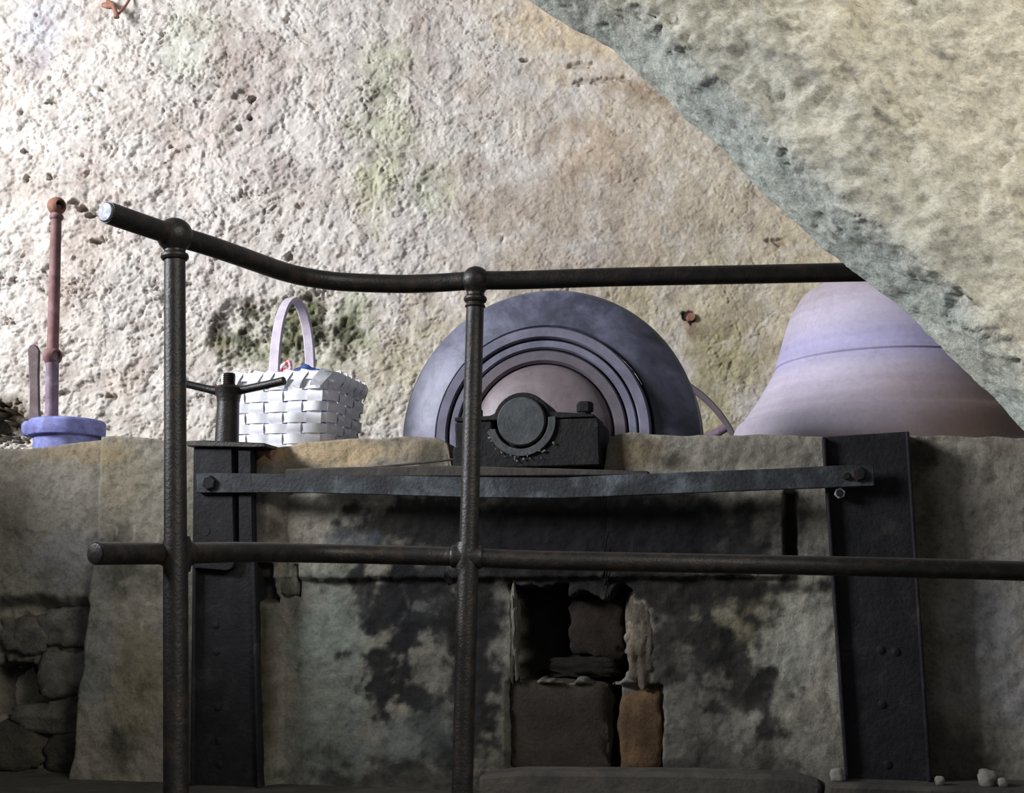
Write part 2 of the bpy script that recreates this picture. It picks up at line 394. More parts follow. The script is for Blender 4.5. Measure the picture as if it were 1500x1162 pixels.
# left part of the wall stands back behind the buttress, whose foot flares
ed = np.interp(Zw, [W(110, 1150)[1], W(118, 1100)[1], W(128, 1000)[1], W(140, 900)[1], W(150, 800)[1], W(158, 640)[1]], [uof(108, 1150), uof(118, 1100), uof(128, 1000), uof(138, 900), uof(148, 800), uof(158, 640)])
butt = sstep(-0.012, 0.016, U - ed + 0.006 * wn) * sstep(0.02, -0.02, U - uof(410, 900))
hw += 0.05 * butt
rub = sstep(0.0, -0.03, U - ed + 0.02 * wn) * sstep(W(60, 870)[1], W(60, 896)[1], Zw + 0.02 * wn)
hw -= 0.055 * rub + 0.03 * rub * np.abs(fbm(S3w(8, 91), 4))
cav = box_mask(-30, 978, 45, 1050, 0.012, 0.03); hw -= 0.10 * cav
# opening broken through the masonry, and the joint below it
hole = box_mask(758, 866, 916, 1000, 0.006, 0.035); hw -= 0.135 * hole
joint = box_mask(890, 1006, 905, 1132, 0.004, 0.008); hw -= 0.08 * joint
low = box_mask(742, 1000, 970, 1135, 0.006, 0.008); hw -= 0.03 * low
# plaster lintel band that stands a little proud
lint = box_mask(368, 726, 1152, 846, 0.006, 0.006); hw += 0.022 * lint
slot = box_mask(1150, 722, 1166, 815, 0.004, 0.004); hw -= 0.03 * slot
slit = box_mask(433, 826, 440, 874, 0.0025, 0.002); hw -= 0.03 * slit
sl2 = box_mask(372, 826, 408, 880, 0.006, 0.01); hw -= 0.05 * sl2
colw = np.empty(U.shape + (3,)); colw[:] = lin(156, 149, 136)
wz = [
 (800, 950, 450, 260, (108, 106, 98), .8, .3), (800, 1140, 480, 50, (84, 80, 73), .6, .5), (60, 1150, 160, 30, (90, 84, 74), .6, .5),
 (70, 760, 110, 130, (166, 160, 150), .8, .5), (90, 830, 60, 60, (160, 160, 164), .6, .6), (20, 740, 40, 90, (120, 112, 98), .5, .7), (60, 1010, 130, 130, (104, 98, 88), .9, .5), (20, 1010, 40, 40, (40, 36, 32), .9, .5),
 (200, 700, 60, 80, (160, 150, 128), .8, .4), (200, 830, 75, 75, (78, 76, 64), .95, .5), (215, 1000, 60, 120, (136, 128, 104), .7, .5), (155, 960, 34, 160, (148, 152, 150), .6, .5), (185, 1100, 40, 40, (92, 86, 76), .8, .6),
 (395, 1000, 24, 190, (74, 66, 54), .95, .25), (480, 960, 95, 150, (140, 146, 136), .9, .4), (440, 850, 50, 40, (160, 158, 146), .8, .4), (480, 1110, 90, 60, (120, 128, 120), .7, .5), (590, 1090, 90, 70, (112, 118, 116), .8, .5),  # tall strip beside the left beam paints the channel's shadow
 (600, 900, 90, 60, (92, 94, 92), .7, .6), (715, 1090, 40, 60, (120, 112, 98), .8, .5), (750, 930, 14, 60, (150, 144, 130), .9, .5), (935, 920, 30, 70, (150, 138, 118), .9, .5), (930, 1080, 40, 60, (140, 96, 56), .9, .5),
 (820, 1070, 80, 70, (78, 68, 58), .9, .3), (1040, 980, 90, 120, (92, 88, 80), .8, .6), (1000, 1060, 90, 80, (100, 98, 92), .7, .5), (1110, 900, 90, 80, (120, 112, 84), .7, .5), (1165, 940, 60, 100, (158, 156, 144), .9, .5), (1150, 1090, 90, 60, (130, 126, 114), .7, .6),
 (1190, 770, 26, 55, (128, 124, 112), .8, .5), (1110, 755, 60, 30, (122, 116, 102), .7, .7), (1362, 760, 26, 110, (84, 78, 60), .8, .4), (1362, 980, 18, 200, (120, 110, 92), .8, .3), (1440, 760, 100, 120, (172, 163, 152), .8, .5), (1450, 950, 80, 120, (172, 169, 170), .8, .5), (1400, 1110, 70, 60, (92, 84, 76), .8, .6),
 (1350, 665, 26, 30, (60, 54, 46), .8, .6), (1470, 660, 30, 20, (120, 108, 94), .6, .6),
 (520, 662, 150, 28, (206, 182, 146), 1.0, .35), (400, 668, 30, 24, (196, 160, 118), .9, .4), (630, 672, 40, 30, (80, 74, 62), .85, .5), (930, 664, 60, 28, (130, 116, 92), .9, .6), (990, 675, 40, 22, (78, 72, 62), .7, .7), (1100, 665, 110, 26, (128, 122, 112), .8, .6),  # leading tan entries paint the sunlit top of the wall
 (120, 665, 150, 24, (160, 142, 112), .8, .6),
 ]
nbase = len(wz)
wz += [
 (860, 788, 390, 92, (24, 23, 25), 1.0, .16), (620, 765, 140, 44, (32, 30, 29), .9, .5), (520, 792, 60, 16, (84, 90, 98), .6, .5), (960, 860, 260, 22, (28, 26, 25), .95, .4), (640, 850, 130, 28, (30, 29, 29), .95, .5), (1090, 862, 130, 14, (46, 42, 38), .8, .4),  # oil stains, plus a painted bluish sheen and painted shadow under the lintel
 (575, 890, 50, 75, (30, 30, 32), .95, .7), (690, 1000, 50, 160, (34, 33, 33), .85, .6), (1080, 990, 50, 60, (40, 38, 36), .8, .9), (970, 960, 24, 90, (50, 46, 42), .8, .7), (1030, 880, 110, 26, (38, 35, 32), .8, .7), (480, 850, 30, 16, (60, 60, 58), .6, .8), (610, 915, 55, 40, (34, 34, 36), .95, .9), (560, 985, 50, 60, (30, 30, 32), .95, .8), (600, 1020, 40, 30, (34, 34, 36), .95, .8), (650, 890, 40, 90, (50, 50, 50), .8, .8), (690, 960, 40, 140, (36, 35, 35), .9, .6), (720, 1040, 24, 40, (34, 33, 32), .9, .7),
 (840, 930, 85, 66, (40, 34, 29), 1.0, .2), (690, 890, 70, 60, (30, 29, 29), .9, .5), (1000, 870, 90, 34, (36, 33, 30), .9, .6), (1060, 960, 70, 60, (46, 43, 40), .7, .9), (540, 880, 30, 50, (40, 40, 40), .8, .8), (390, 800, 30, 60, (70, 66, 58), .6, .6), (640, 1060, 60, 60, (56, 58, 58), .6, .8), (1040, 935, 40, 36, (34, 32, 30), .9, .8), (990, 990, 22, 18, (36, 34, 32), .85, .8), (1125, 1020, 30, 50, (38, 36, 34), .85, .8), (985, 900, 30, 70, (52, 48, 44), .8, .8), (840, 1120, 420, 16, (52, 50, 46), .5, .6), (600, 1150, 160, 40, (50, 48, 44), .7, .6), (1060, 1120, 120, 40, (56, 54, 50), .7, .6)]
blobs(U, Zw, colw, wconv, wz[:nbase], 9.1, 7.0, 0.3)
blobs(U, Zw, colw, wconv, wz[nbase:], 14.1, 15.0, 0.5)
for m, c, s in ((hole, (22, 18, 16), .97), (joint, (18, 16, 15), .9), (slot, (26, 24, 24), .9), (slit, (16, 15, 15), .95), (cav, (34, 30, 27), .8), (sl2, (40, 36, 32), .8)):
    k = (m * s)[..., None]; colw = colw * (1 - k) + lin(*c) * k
colw *= 0.74      # masonry colour lowered evenly all over
# pale run-off drips on the buttress
drip = box_mask(160, 770, 240, 920, 0.02, 0.03) * sstep(0.42, 0.6, fbm(np.stack([U * 46, Zw * 9, U * 0 + 4], -1), 2)); colw = colw * (1 - .6 * drip[..., None]) + lin(176, 172, 156) * .6 * drip[..., None]
Pw = WO + U[..., None] * EU + hw[..., None] * EN + Zw[..., None] * EZ
# the top of the wall, running back to the terrace
tk = np.linspace(0, 1, nt_)[1:, None]
Ut = np.repeat(us[None], nt_ - 1, 0); offt = hw[-1][None] * (1 - tk) - 0.155 * tk
zt = topz[None] - 0.004 * tk + 0.008 * fbm(np.stack([Ut * 12, offt * 12, Ut * 0], -1), 3) * tk - 0.012 * np.exp(-((tk - 0.0) / 0.05) ** 2) * 0
Pt = WO + Ut[..., None] * EU + offt[..., None] * EN + zt[..., None] * EZ
colt = np.repeat(colw[-1][None], nt_ - 1, 0)
# back face down into the pit
Pb = np.stack([WO + us[:, None] * EU - 0.16 * EN + (zb + (topz - zb) * f)[:, None] * EZ for f in (0.6, 0.0)], 0)
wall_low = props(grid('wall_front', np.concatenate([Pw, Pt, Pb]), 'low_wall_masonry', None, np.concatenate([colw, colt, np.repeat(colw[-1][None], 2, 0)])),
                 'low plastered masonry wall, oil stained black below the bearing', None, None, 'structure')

def wstone(px, py, hx, hy, depth, c, seed, off=-0.04, box=0.6, amp=0.1):
    u, z = W(px, py); k = 3.4 / F
    V, Fc = boulder(WP(u, off, z), (hx * k, depth, hy * k), seed, amp, None, box, 4)
    V = np.asarray(V); n = fbm(V * 9 + seed, 4)[:, None]
    return mk('stone', V, Fc, 'rough_stone', wall_low, 60, 0, 0.8 * lin(*c) * (1 + 0.5 * n))
for i, a in enumerate([(92, 918, 64, 34, .05, (128, 124, 116)), (22, 930, 50, 34, .05, (116, 110, 102)), (84, 990, 60, 40, .055, (118, 114, 106)), (58, 1056, 72, 26, .05, (100, 95, 86)),
                       (8, 1096, 56, 40, .05, (74, 69, 60)), (88, 1106, 48, 36, .05, (84, 78, 68)), (34, 1146, 70, 18, .05, (76, 70, 60))]):
    wstone(*a, seed=i + 1, off=-0.085, box=.4, amp=.2)
wstone(815, 1066, 74, 66, .05, (58, 51, 44), 21, -0.062, .8, .10)
wstone(938, 1074, 32, 60, .05, (98, 76, 54), 22, -0.052, .65, .16)
wstone(872, 922, 44, 46, .05, (44, 35, 28), 23, -0.10, .6, .2)
wstone(850, 980, 52, 16, .05, (38, 32, 27), 24, -0.09, .5, .25)
wstone(938, 930, 20, 64, .035, (108, 99, 86), 25, -0.03, .45, .3)
wstone(752, 930, 7, 60, .025, (116, 112, 101), 26, -0.014, .4, .4)
wstone(424, 850, 15, 24, .03, (140, 136, 124), 27, -0.018, .8, .08)
# ------------------------------------------------------------------ floors
def slab_box(name, us_, offs, zs_, mat, label):
    (u0, u1), (o0, o1), (z0, z1) = us_, offs, zs_
    V, Fc = uprism([(u0, z0), (u1, z0), (u1, z1), (u0, z1)], o0, o1)
    return props(mk(name, V, Fc, mat, None, 30), label, None, None, 'structure')
slab_box('floor', (-2.6, 2.6), (1.25, -0.05), (0.7, 1.0), 'floor_stone', 'dark stone walkway at the foot of the low wall')
slab_box('floor_terrace', (-2.9, -0.52), (-0.165, -2.9), (0.9, ZTOP - 0.012), 'floor_stone', 'raised terrace behind the low wall')
slab_box('floor_terrace', (0.62, 2.9), (-0.165, -1.78), (0.9, ZTOP - 0.012), 'floor_stone', 'raised terrace behind the low wall under the casing')
slab_box('floor_pit', (-0.52, 2.9), (-0.165, -2.9), (0.4, 0.9), 'floor_stone', 'floor of the wheel pit')
Vs = [(x, y, z) for x in (-2.5, -2.15) for (y, z) in ((-0.6, 0.0), (3.75, 0.0), (3.75, 2.28), (-0.6, 2.28))]
props(mk('wall_shade_left', Vs, [(0, 1, 2, 3), (4, 5, 6, 7), (0, 1, 5, 4), (1, 2, 6, 5), (2, 3, 7, 6), (3, 0, 4, 7)], 'floor_stone', None, 30, 0.02), 'plain stone wall added out of view to shade the low wall', None, None, 'structure')  # unseen wall, added to keep light off the low wall's front
# kerb along the foot of the wall
Vk, Fk = wprism([(700, 1136), (760, 1130), (1000, 1132), (1160, 1136), (1205, 1150), (1205, 1175), (700, 1175)], -0.02, 0.09)
props(mk('trim_1', Vk, Fk, 'floor_stone', None, 30, 0.012), 'dark stone kerb along the foot of the wall', None, None, 'structure')

ZK = W(1400, 1154, 0.17)[1]
uk0, uk1 = W(1200, 1154, 0.17)[0], 2.3
Vk, Fk = uprism([(uk0, 0.98), (uk1, 0.98), (uk1, ZK), (uk0 + 0.02, ZK)], -0.02, 0.17)
props(mk('trim_2', Vk, Fk, 'floor_stone', None, 30, 0.01), 'low stone ledge along the wall under the wide beam', None, None, 'structure')

# ================================================================== RAKING STONE SLAB (upper right)
edge = np.array([(300, -420), (560, -180), (700, -62), (785, 0), (822, 22), (862, 42), (898, 66), (925, 92), (962, 128), (998, 168), (1040, 198), (1066, 222), (1102, 262), (1150, 305), (1200, 352), (1240, 384), (1290, 428), (1345, 472), (1400, 524), (1450, 570), (1500, 622), (1640, 770), (1900, 1050), (2050, 1230)], float)
SY = 2.08
ep = np.array([at_y(a, b, SY + 0.10) for a, b in edge])
sl = np.concatenate([[0], np.cumsum(np.linalg.norm(np.diff(ep, axis=0), axis=1))])
ns = 520
ss = np.linspace(0, sl[-1], ns)
E = np.stack([np.interp(ss, sl, ep[:, k]) for k in range(3)], -1)
# profile in (across, depth): from the back face round the lower edge to the front face; 'across' points up-right
acr = np.array([0.66, 0.06, 0.75]); acr /= np.linalg.norm(acr); back = np.array([0.10, 1.0, 0.0]); back /= np.linalg.norm(back)
prof = [(1.9, 0.22), (1.0, 0.22), (0.4, 0.21), (0.12, 0.18), (0.05, 0.165), (0.012, 0.14), (0.0, 0.11), (0.006, 0.08), (0.014, 0.05), (0.023, 0.02), (0.034, -0.01), (0.05, -0.034), (0.2, -0.055), (0.4, -0.05), (0.8, -0.03), (1.3, -0.01), (1.9, 0.0)]
pr = np.array(prof); pl = np.concatenate([[0], np.cumsum(np.linalg.norm(np.diff(pr, axis=0), axis=1))])
w = np.array([6, 6, 6, 6, 6, 8, 8, 8, 10, 10, 12, 20, 44, 70, 60, 30])
tt = np.concatenate([np.linspace(pl[i], pl[i + 1], w[i], endpoint=False) for i in range(len(w))] + [[pl[-1]]])
pa = np.interp(tt, pl, pr[:, 0]); pd = np.interp(tt, pl, pr[:, 1])
PS = E[None] + pa[:, None, None] * acr + (pd - 0.10)[:, None, None] * back
q = lambda s, o=0.0: fbm(PS * s + o, 4, 0.6)
frontness = sstep(0.06, -0.03, pd)[:, None]
dsp = 0.012 * q(2.5, 3) + 0.005 * q(7, 11) + 0.004 * q(22, 5) + 0.0025 * sstep(-.05, .05, q(11, 41)) + 0.003 * sstep(-.05, .05, q(24, 61)) - 0.008 * sstep(.42, .6, q(15, 81))
dsp = dsp * (0.45 + 0.55 * frontness)
nrm = np.zeros_like(PS); dt = np.gradient(PS, axis=0); dsn = np.gradient(PS, axis=1); nrm = np.cross(dsn, dt); nrm /= np.linalg.norm(nrm, axis=2)[..., None] + 1e-9
nrm *= -np.sign(nrm[-30, 200, 1])
PS2 = PS + nrm * dsp[..., None]
cs = np.empty(PS.shape + (3 - 3 + 0,)) if False else np.empty(PS.shape); cs[:] = lin(210, 202, 182)
nb1 = q(2.2, 7)[..., None]; cs = cs * (1 - .6 * sstep(-.1, .5, nb1)) + lin(198, 195, 182) * .6 * sstep(-.1, .5, nb1)
grey = (sstep(0.30, 0.02, pa)[:, None] * sstep(-.55, .5, q(3.0, 19)))[..., None] * .6; cs = cs * (1 - grey) + lin(182, 184, 176) * grey
gb = sstep(-0.04, 0.02, pd)[:, None, None] * (0.65 + 0.35 * sstep(-.4, .4, q(6, 23)))[..., None] * .8; cs = cs * (1 - gb) + lin(184, 192, 184) * gb
al = (ss[None] + 0 * pa[:, None]); acc = pa[:, None] + 0 * ss[None]
mq = fbm(np.stack([al * 12, acc * 17, al * 0 + 2], -1), 5, 0.75)
bandm = np.exp(-((acc - 0.13 - .05 * q(2, 88)) / 0.075) ** 2) * sstep(-.5, .4, q(1.8, 93))
mk_ = (sstep(.0, .7, mq + 0.75 * bandm - 0.45))[..., None] * .62; cs = cs * (1 - mk_) + lin(118, 116, 114) * mk_
och = sstep(.25, .9, q(4.4, 49))[..., None] * frontness[..., None] * .4; cs = cs * (1 - och) + lin(196, 172, 126) * och
spk = sstep(.5, .7, q(16, 71))[..., None] * .5; cs = cs * (1 - spk) + lin(120, 112, 98) * spk
slab = thing('stone_slab', (1.6, 2.2, 1.0), 'massive pale lichened stone slab slanting across in front of the handrail', 'stone slab')
grid('rough_face', PS2, 'slab_stone', slab, cs)

# ================================================================== PIPE RAILING
rail_base = at_y(680, 1162, 2.72); rail_base[2] = 1.0
railing = thing('pipe_railing', rail_base, 'dark iron pipe railing with ball joints standing before the low wall', 'railing')
zr = at_y(697, 411, 2.72)[2]
top = [(156, 311), (205, 328), (256, 345), (300, 358), (350, 375), (400, 393), (430, 402), (460, 408), (490, 412), (520, 414), (560, 415.5), (600, 416), (650, 414), (697, 411), (760, 410.5), (900, 406), (1100, 402), (1240, 399), (1400, 396)]
tp = np.array([at_z(a, b, zr) for a, b in top])
def smooth(P, n=10):
    P = np.asarray(P, float); out = []
    for i in range(len(P) - 1):
        p0 = P[max(i - 1, 0)]; p1 = P[i]; p2 = P[i + 1]; p3 = P[min(i + 2, len(P) - 1)]
        for t in np.linspace(0, 1, n, endpoint=False):
            out.append(0.5 * ((2 * p1) + (-p0 + p2) * t + (2 * p0 - 5 * p1 + 4 * p2 - p3) * t * t + (-p0 + 3 * p1 - 3 * p2 + p3) * t ** 3))
    out.append(P[-1]); return np.array(out)
RR = 0.0212
tr = mk('top_rail', *tube(smooth(tp, 5), RR, 24), 'rail_iron', railing)
d0 = tp[0] - tp[1]; d0 /= np.linalg.norm(d0)
mk('end_plug', *lathe(tp[0], d0, [(0, -0.004), (RR * .9, -0.004), (RR * .9, 0.002), (RR * .8, 0.004), (0, 0.005)], 24), 'plug_metal', tr)['label'] = 'pale grey metal plug in the pipe end'
def plan_y(x):      # the lower rail runs under the upper one
    i = np.interp(x, tp[:, 0], tp[:, 1]); return i
low_px = [(140, 811), (200, 811), (260, 811), (360, 809), (470, 811), (560, 813), (640, 815), (684, 816), (760, 820), (900, 823), (1100, 827), (1300, 831), (1500, 837), (1640, 842)]
lp = []
for a, b in low_px:
    Y = 2.4
    for _ in range(12): Y = float(plan_y(at_y(a, b, Y)[0]))
    if a > 1300: Y = 2.64
    lp.append(at_y(a, b, Y))
lp[0] = at_y(140, 811, tp[0][1] + 0.01)
lp = np.array(lp)
lr = mk('mid_rail', *tube(smooth(lp, 5), RR * .98, 24), 'rail_iron', railing)
d1 = lp[0] - lp[1]; d1 /= np.linalg.norm(d1)
mk('end_plug', *lathe(lp[0], d1, [(0, -0.004), (RR * .86, -0.004), (RR * .86, 0.002), (RR * .75, 0.003), (0, 0.003)], 24), 'rail_iron', lr)
for (bx, by, cx, cy, fx, top_i, crossp, double) in ((256, 345, 262, 811, 258, 2, 2, False), (697, 411, 684, 816, 677, 13, 7, True)):
    b = tp[top_i]; cpt = lp[crossp]
    f = at_y(fx, 1162, b[1]); dirn = f - b; foot = b + dirn * ((1.0 - b[2]) / dirn[2])
    r = 0.0222 if top_i == 2 else 0.0215
    ax = (b - foot) / np.linalg.norm(b - foot); Lh = np.linalg.norm(b - foot); hc = np.dot(cpt - foot, ax)
    post = mk('post', *lathe(foot, ax, [(0, 0), (r * 2.0, 0), (r * 2.0, .012), (r * 1.06, .02), (r * 1.05, hc - .03), (r * .97, hc + .04), (r * .93, Lh - .06), (r * .93, Lh - .02), (0, Lh)], 28), 'rail_iron', railing)
    R = 0.0355 if top_i == 2 else 0.0325
    ball = [(R * math.sin(t), -R * math.cos(t)) for t in np.linspace(0.42, math.pi, 18)]
    pr_ = [(0, -0.052)] + [(r * .92, -0.052), (r * 1.12, -0.050), (r * 1.24, -0.045), (r * 1.2, -0.040), (r * 1.0, -0.036), (r * .86, -0.033)] + ball[2:-1] + [(0, R)]
    if double: pr_ = [(0, -0.064), (r * .94, -0.064), (r * 1.1, -0.061), (r * 1.02, -0.057)] + pr_[1:]
    mk('ball_joint', *lathe(b, ax, pr_, 28), 'rail_iron', railing)
    x1 = lp[min(crossp + 1, len(lp) - 1)] - lp[crossp - 1]; x1 /= np.linalg.norm(x1)
    q1 = r * 1.18
    crossj = merge(lathe(cpt, x1, [(0, -.034), (RR * 1.1, -.034), (RR * 1.22, -.029), (RR * 1.2, -.024), (q1, -.012), (q1 * 1.05, 0), (q1, .012), (RR * 1.2, .024), (RR * 1.22, .029), (RR * 1.1, .034), (0, .034)], 24),
                   lathe(cpt, ax, [(0, -.036), (r * 1.08, -.036), (r * 1.2, -.02), (r * 1.26, 0), (r * 1.2, .02), (r * 1.06, .032), (0, .032)], 24))
    mk('cross_joint', *crossj, 'rail_iron', railing)

# ================================================================== IRON BEAMS
def beam(name, tl, tr_, br, bl, off, label, fl=0.016, proud=0.03):
    """channel with its web on the wall and flanges towards the viewer"""
    root = thing(name, wpt((bl[0] + br[0]) / 2, bl[1], off), label, 'beam')
    mk('web', *wprism([tl, tr_, br, bl], -0.03, off), 'beam_iron', root, 30, 0.003)
    k = fl / (3.4 / F)
    mk('flange', *wprism([tl, (tl[0] + k, tl[1]), (bl[0] + k, bl[1]), bl], off - 0.002, off + proud), 'beam_iron', root, 30, 0.003)
    mk('flange', *wprism([(tr_[0] - k, tr_[1]), tr_, br, (br[0] - k, br[1])], off - 0.002, off + proud), 'beam_iron', root, 30, 0.003)
    return root
def ext(a, b, y=1172): return (a[0] + (b[0] - a[0]) * (y - a[1]) / (b[1] - a[1]), y)
lb = beam('iron_beam', (283, 656), (369, 657), ext((369, 657), (381, 1160)), ext((283, 656), (278, 1160)), 0.075, 'black iron channel beam standing under the wing-nut screw', 0.010, 0.02)
# splice plate on its upper half, with a rounded lower corner
cpl = [(286, 657), (339, 657), (343, 822)] + [(343 - 12 * (1 - math.cos(t)), 822 + 14 * math.sin(t)) for t in np.linspace(0.3, math.pi / 2, 5)] + [(284, 832)]
sp_ = mk('splice_plate', *wprism(cpl, 0.076, 0.100), 'beam_iron', lb, 30, 0.002)
mk('angle_piece', *wprism([(349, 660), (367, 660), (370, 800), (350, 800)], 0.076, 0.102), 'beam_iron', lb, 30, 0.002)
def wbolt(px, py, r, off, hgt, parent, mat='beam_iron', name='bolt', label=None, sides=6):
    o = mk(name, *hexbolt(wpt(px, py, off), EN, r, hgt, sides), mat, parent, 30)
    if label: o['label'] = label
    return o
hc_ = wpt(301, 778, 0.099)
mk('bolt_hole', *lathe(hc_, EN, [(0, 0.0), (0.0125, 0.0), (0.0135, 0.0022), (0, 0.0016)], 20), 'black_gap', sp_)['label'] = 'round black bolt hole'
for (px, py) in ((316, 916), (317, 955), (319, 1036), (321, 1085), (322, 1120)):
    V, Fc = lathe(wpt(px, py, 0.074), EN, [(0.011, 0), (0.010, .003), (0.006, .005), (0, .0055)], 14); mk('rivet', V, Fc, 'beam_iron', lb)
rb = beam('iron_beam', (1204, 640), (1332, 632), ext((1332, 632), (1366, 1160), 1150), ext((1204, 640), (1240, 1160), 1150), 0.075, 'wide black iron channel beam standing in front of the lilac casing', 0.010, 0.022)
for (px, py) in ((1290, 952), (1312, 955), (1292, 1032), (1300, 1120)):
    V, Fc = lathe(wpt(px, py, 0.074), EN, [(0.011, 0), (0.010, .003), (0.006, .005), (0, .0055)], 14); mk('rivet', V, Fc, 'beam_iron', rb)
mk('pin', *lathe(wpt(1230, 723, 0.10), EN, [(0, -.03), (.009, -.03), (.009, .006), (.007, .009), (0, .009)], 16), 'beam_iron', rb)
mk('nut', *merge(hexbolt(wpt(1230, 723, 0.09), EN, 0.0145, 0.014)), 'bright_nut', rb, 30)['label'] = 'small bright steel nut'

# tie strap between the beams
st = thing('tie_bar', wpt(780, 720, 0.105), 'flat grey iron strap bolted across between the two black beams', 'iron strap')
tops = [(287, 694), (330, 693), (450, 695), (560, 697), (700, 699), (820, 700), (900, 696), (1020, 691), (1150, 686), (1205, 683), (1280, 680)]
bots = [(1281, 712), (1205, 715), (1150, 717), (1020, 722), (900, 727), (820, 730), (700, 729), (560, 725), (450, 722), (330, 722), (288, 722)]
o0, o1 = 0.104, 0.118
def strip_w(topl, botl, o0, o1):
    V = []; Fc = []; n = len(topl)
    for (a, b) in zip(topl, botl[::-1]):
        for (px, py) in (a, b):
            u, z = W(px, py, o1); V += [WP(u, o0, z), WP(u, o1, z)]
    for i in range(n - 1):
        a = i * 4; b = a + 4
        Fc += [(a, b, b + 1, a + 1), (a + 2, a + 3, b + 3, b + 2), (a + 1, b + 1, b + 3, a + 3), (a, a + 2, b + 2, b)]
    Fc += [(0, 1, 3, 2), ((n - 1) * 4, (n - 1) * 4 + 2, (n - 1) * 4 + 3, (n - 1) * 4 + 1)]
    return V, Fc
mk('bar', *strip_w(tops, bots, o0, o1), 'strap_iron', st, 30, 0.002)
wbolt(308, 708, 0.021, 0.117, 0.012, st, 'bearing_iron')
wbolt(1258, 695, 0.019, 0.117, 0.012, st, 'bearing_iron')
wbolt(1240, 698, 0.010, 0.117, 0.010, st, 'bearing_iron')
# ledge plate behind the strap
props(mk('sole_plate', *wprism([(418, 687), (520, 684), (660, 682), (880, 688), (950, 690), (950, 697), (418, 699)], 0.052, 0.098), 'timber_dark', None, 30, 0.004),
      'long dark bed plate under the shaft bearing', 'plate')
props(mk('iron_rod', *tube([wpt(548, 685, 0.03), wpt(600, 680, 0.03), wpt(668, 673, 0.03)], 0.0032, 8), 'timber_dark'), 'thin dark rod lying on the bed plate beside the bearing', 'rod')

# ================================================================== WING-NUT SCREW
ws = thing('gate_screw', wpt(332, 655, 0.03), 'iron screw with a two-armed wing nut on top of the beam by the basket', 'screw jack')
so = 0.03
c0 = wpt(332, 655, so); c_ = lambda py: wpt(332, py, so)[2] - c0[2]
k34 = 3.4 / F
mk('bearing_plate', *wprism([(272, 646), (300, 645), (388, 649), (389, 655), (372, 656), (274, 654)], -0.08, 0.115), 'rail_iron', ws, 30, 0.003)
mk('sleeve', *lathe(c0, EZ, [(0, c_(649)), (18.5 * k34, c_(649)), (17.5 * k34, c_(610)), (17 * k34, c_(588)), (0, c_(588))], 28), 'rail_iron', ws)
wnut = mk('wing_nut', *lathe(c0, EZ, [(0, c_(589)), (17.6 * k34, c_(589)), (18.2 * k34, c_(584)), (20 * k34, c_(577)), (22 * k34, c_(570)), (18 * k34, c_(566)), (0, c_(565))], 28), 'rail_iron', ws)
mk('arm', *tube([wpt(340, 574, so), wpt(362, 570, so), wpt(390, 564, so + .01), wpt(416, 558, so + .02)], [8 * k34, 6.5 * k34, 6.4 * k34, 6.6 * k34], 14), 'rail_iron', wnut)
mk('arm', *tube([wpt(324, 574, so), wpt(304, 570, so), wpt(270, 562, so + .01), wpt(246, 556, so + .02)], [8 * k34, 6.2 * k34, 6 * k34, 6 * k34], 14), 'rail_iron', wnut)
thr = [(0, c_(566))]
for i in range(6):
    a = 566 - i * 3; thr += [(10 * k34, c_(a)), (8.8 * k34, c_(a - 1.5))]
thr += [(9.5 * k34, c_(548)), (7 * k34, c_(547)), (0, c_(547))]
mk('threaded_rod', *lathe(c0, EZ, thr, 20), 'rail_iron', ws)
# stub of iron beside it
props(mk('pipe_stub', *tube([wpt(366, 665, 0.02), wpt(388, 665, 0.03), wpt(402, 666, 0.045)], [.016, .015, .017], 16), 'rust'), 'short rusty pipe stub beside the beam head', 'pipe')

# ================================================================== SHAFT BEARING
bu, bz = W(763, 617, 0.06)
bb = thing('shaft_bearing', WP(bu, -0.04, W(763, 683)[1]), 'black cast iron pillow block bearing with shaft end on the low wall', 'bearing')
k = k34 * .98
def arcpts(r, a0, a1, n): return [(bu + r * math.cos(t), bz + r * math.sin(t)) for t in np.linspace(a0, a1, n)]
zl, zr_ = bz + 4 * k, bz - 68 * k
body = [(bu - 103 * k, bz + 2 * k), (bu - 47 * k, bz + 2 * k)] + arcpts(46 * k, math.pi, 2 * math.pi, 21) + [(bu + 47 * k, bz + 2 * k), (bu + 112 * k, bz + 2 * k), (bu + 116 * k, bz - 4 * k), (bu + 116 * k, bz - 42 * k), (bu + 117 * k, bz - 68 * k), (bu - 106 * k, bz - 68 * k), (bu - 106 * k, bz - 36 * k), (bu - 100 * k, bz - 34 * k), (bu - 103 * k, bz - 10 * k)]
mk('body', *uprism(body, -0.13, 0.05), 'bearing_iron', bb, 30, 0.004)
capp = [(bu - 104 * k, bz + 10 * k), (bu - 104 * k, bz + 4 * k), (bu - 40 * k, bz + 4 * k)] + arcpts(37.5 * k, math.pi - .1, .1, 17) + [(bu + 40 * k, bz + 4 * k), (bu + 108 * k, bz + 4 * k), (bu + 108 * k, bz + 8 * k), (bu + 56 * k, bz + 13 * k)] + arcpts(44.5 * k, .32, math.pi - .32, 17) + [(bu - 50 * k, bz + 11 * k)]
mk('cap', *uprism(capp, -0.12, 0.045), 'bearing_iron', bb, 30, 0.002)
mk('bolt', *merge(lathe(WP(bu + 89 * k, -0.02, bz + 5 * k), EZ, [(0, 0), (.017, 0), (.017, 14 * k), (0, 14 * k)], 16), hexbolt(WP(bu + 89 * k, -0.02, bz + 17 * k), EZ, .0235, 15 * k)), 'bearing_iron', bb, 30)
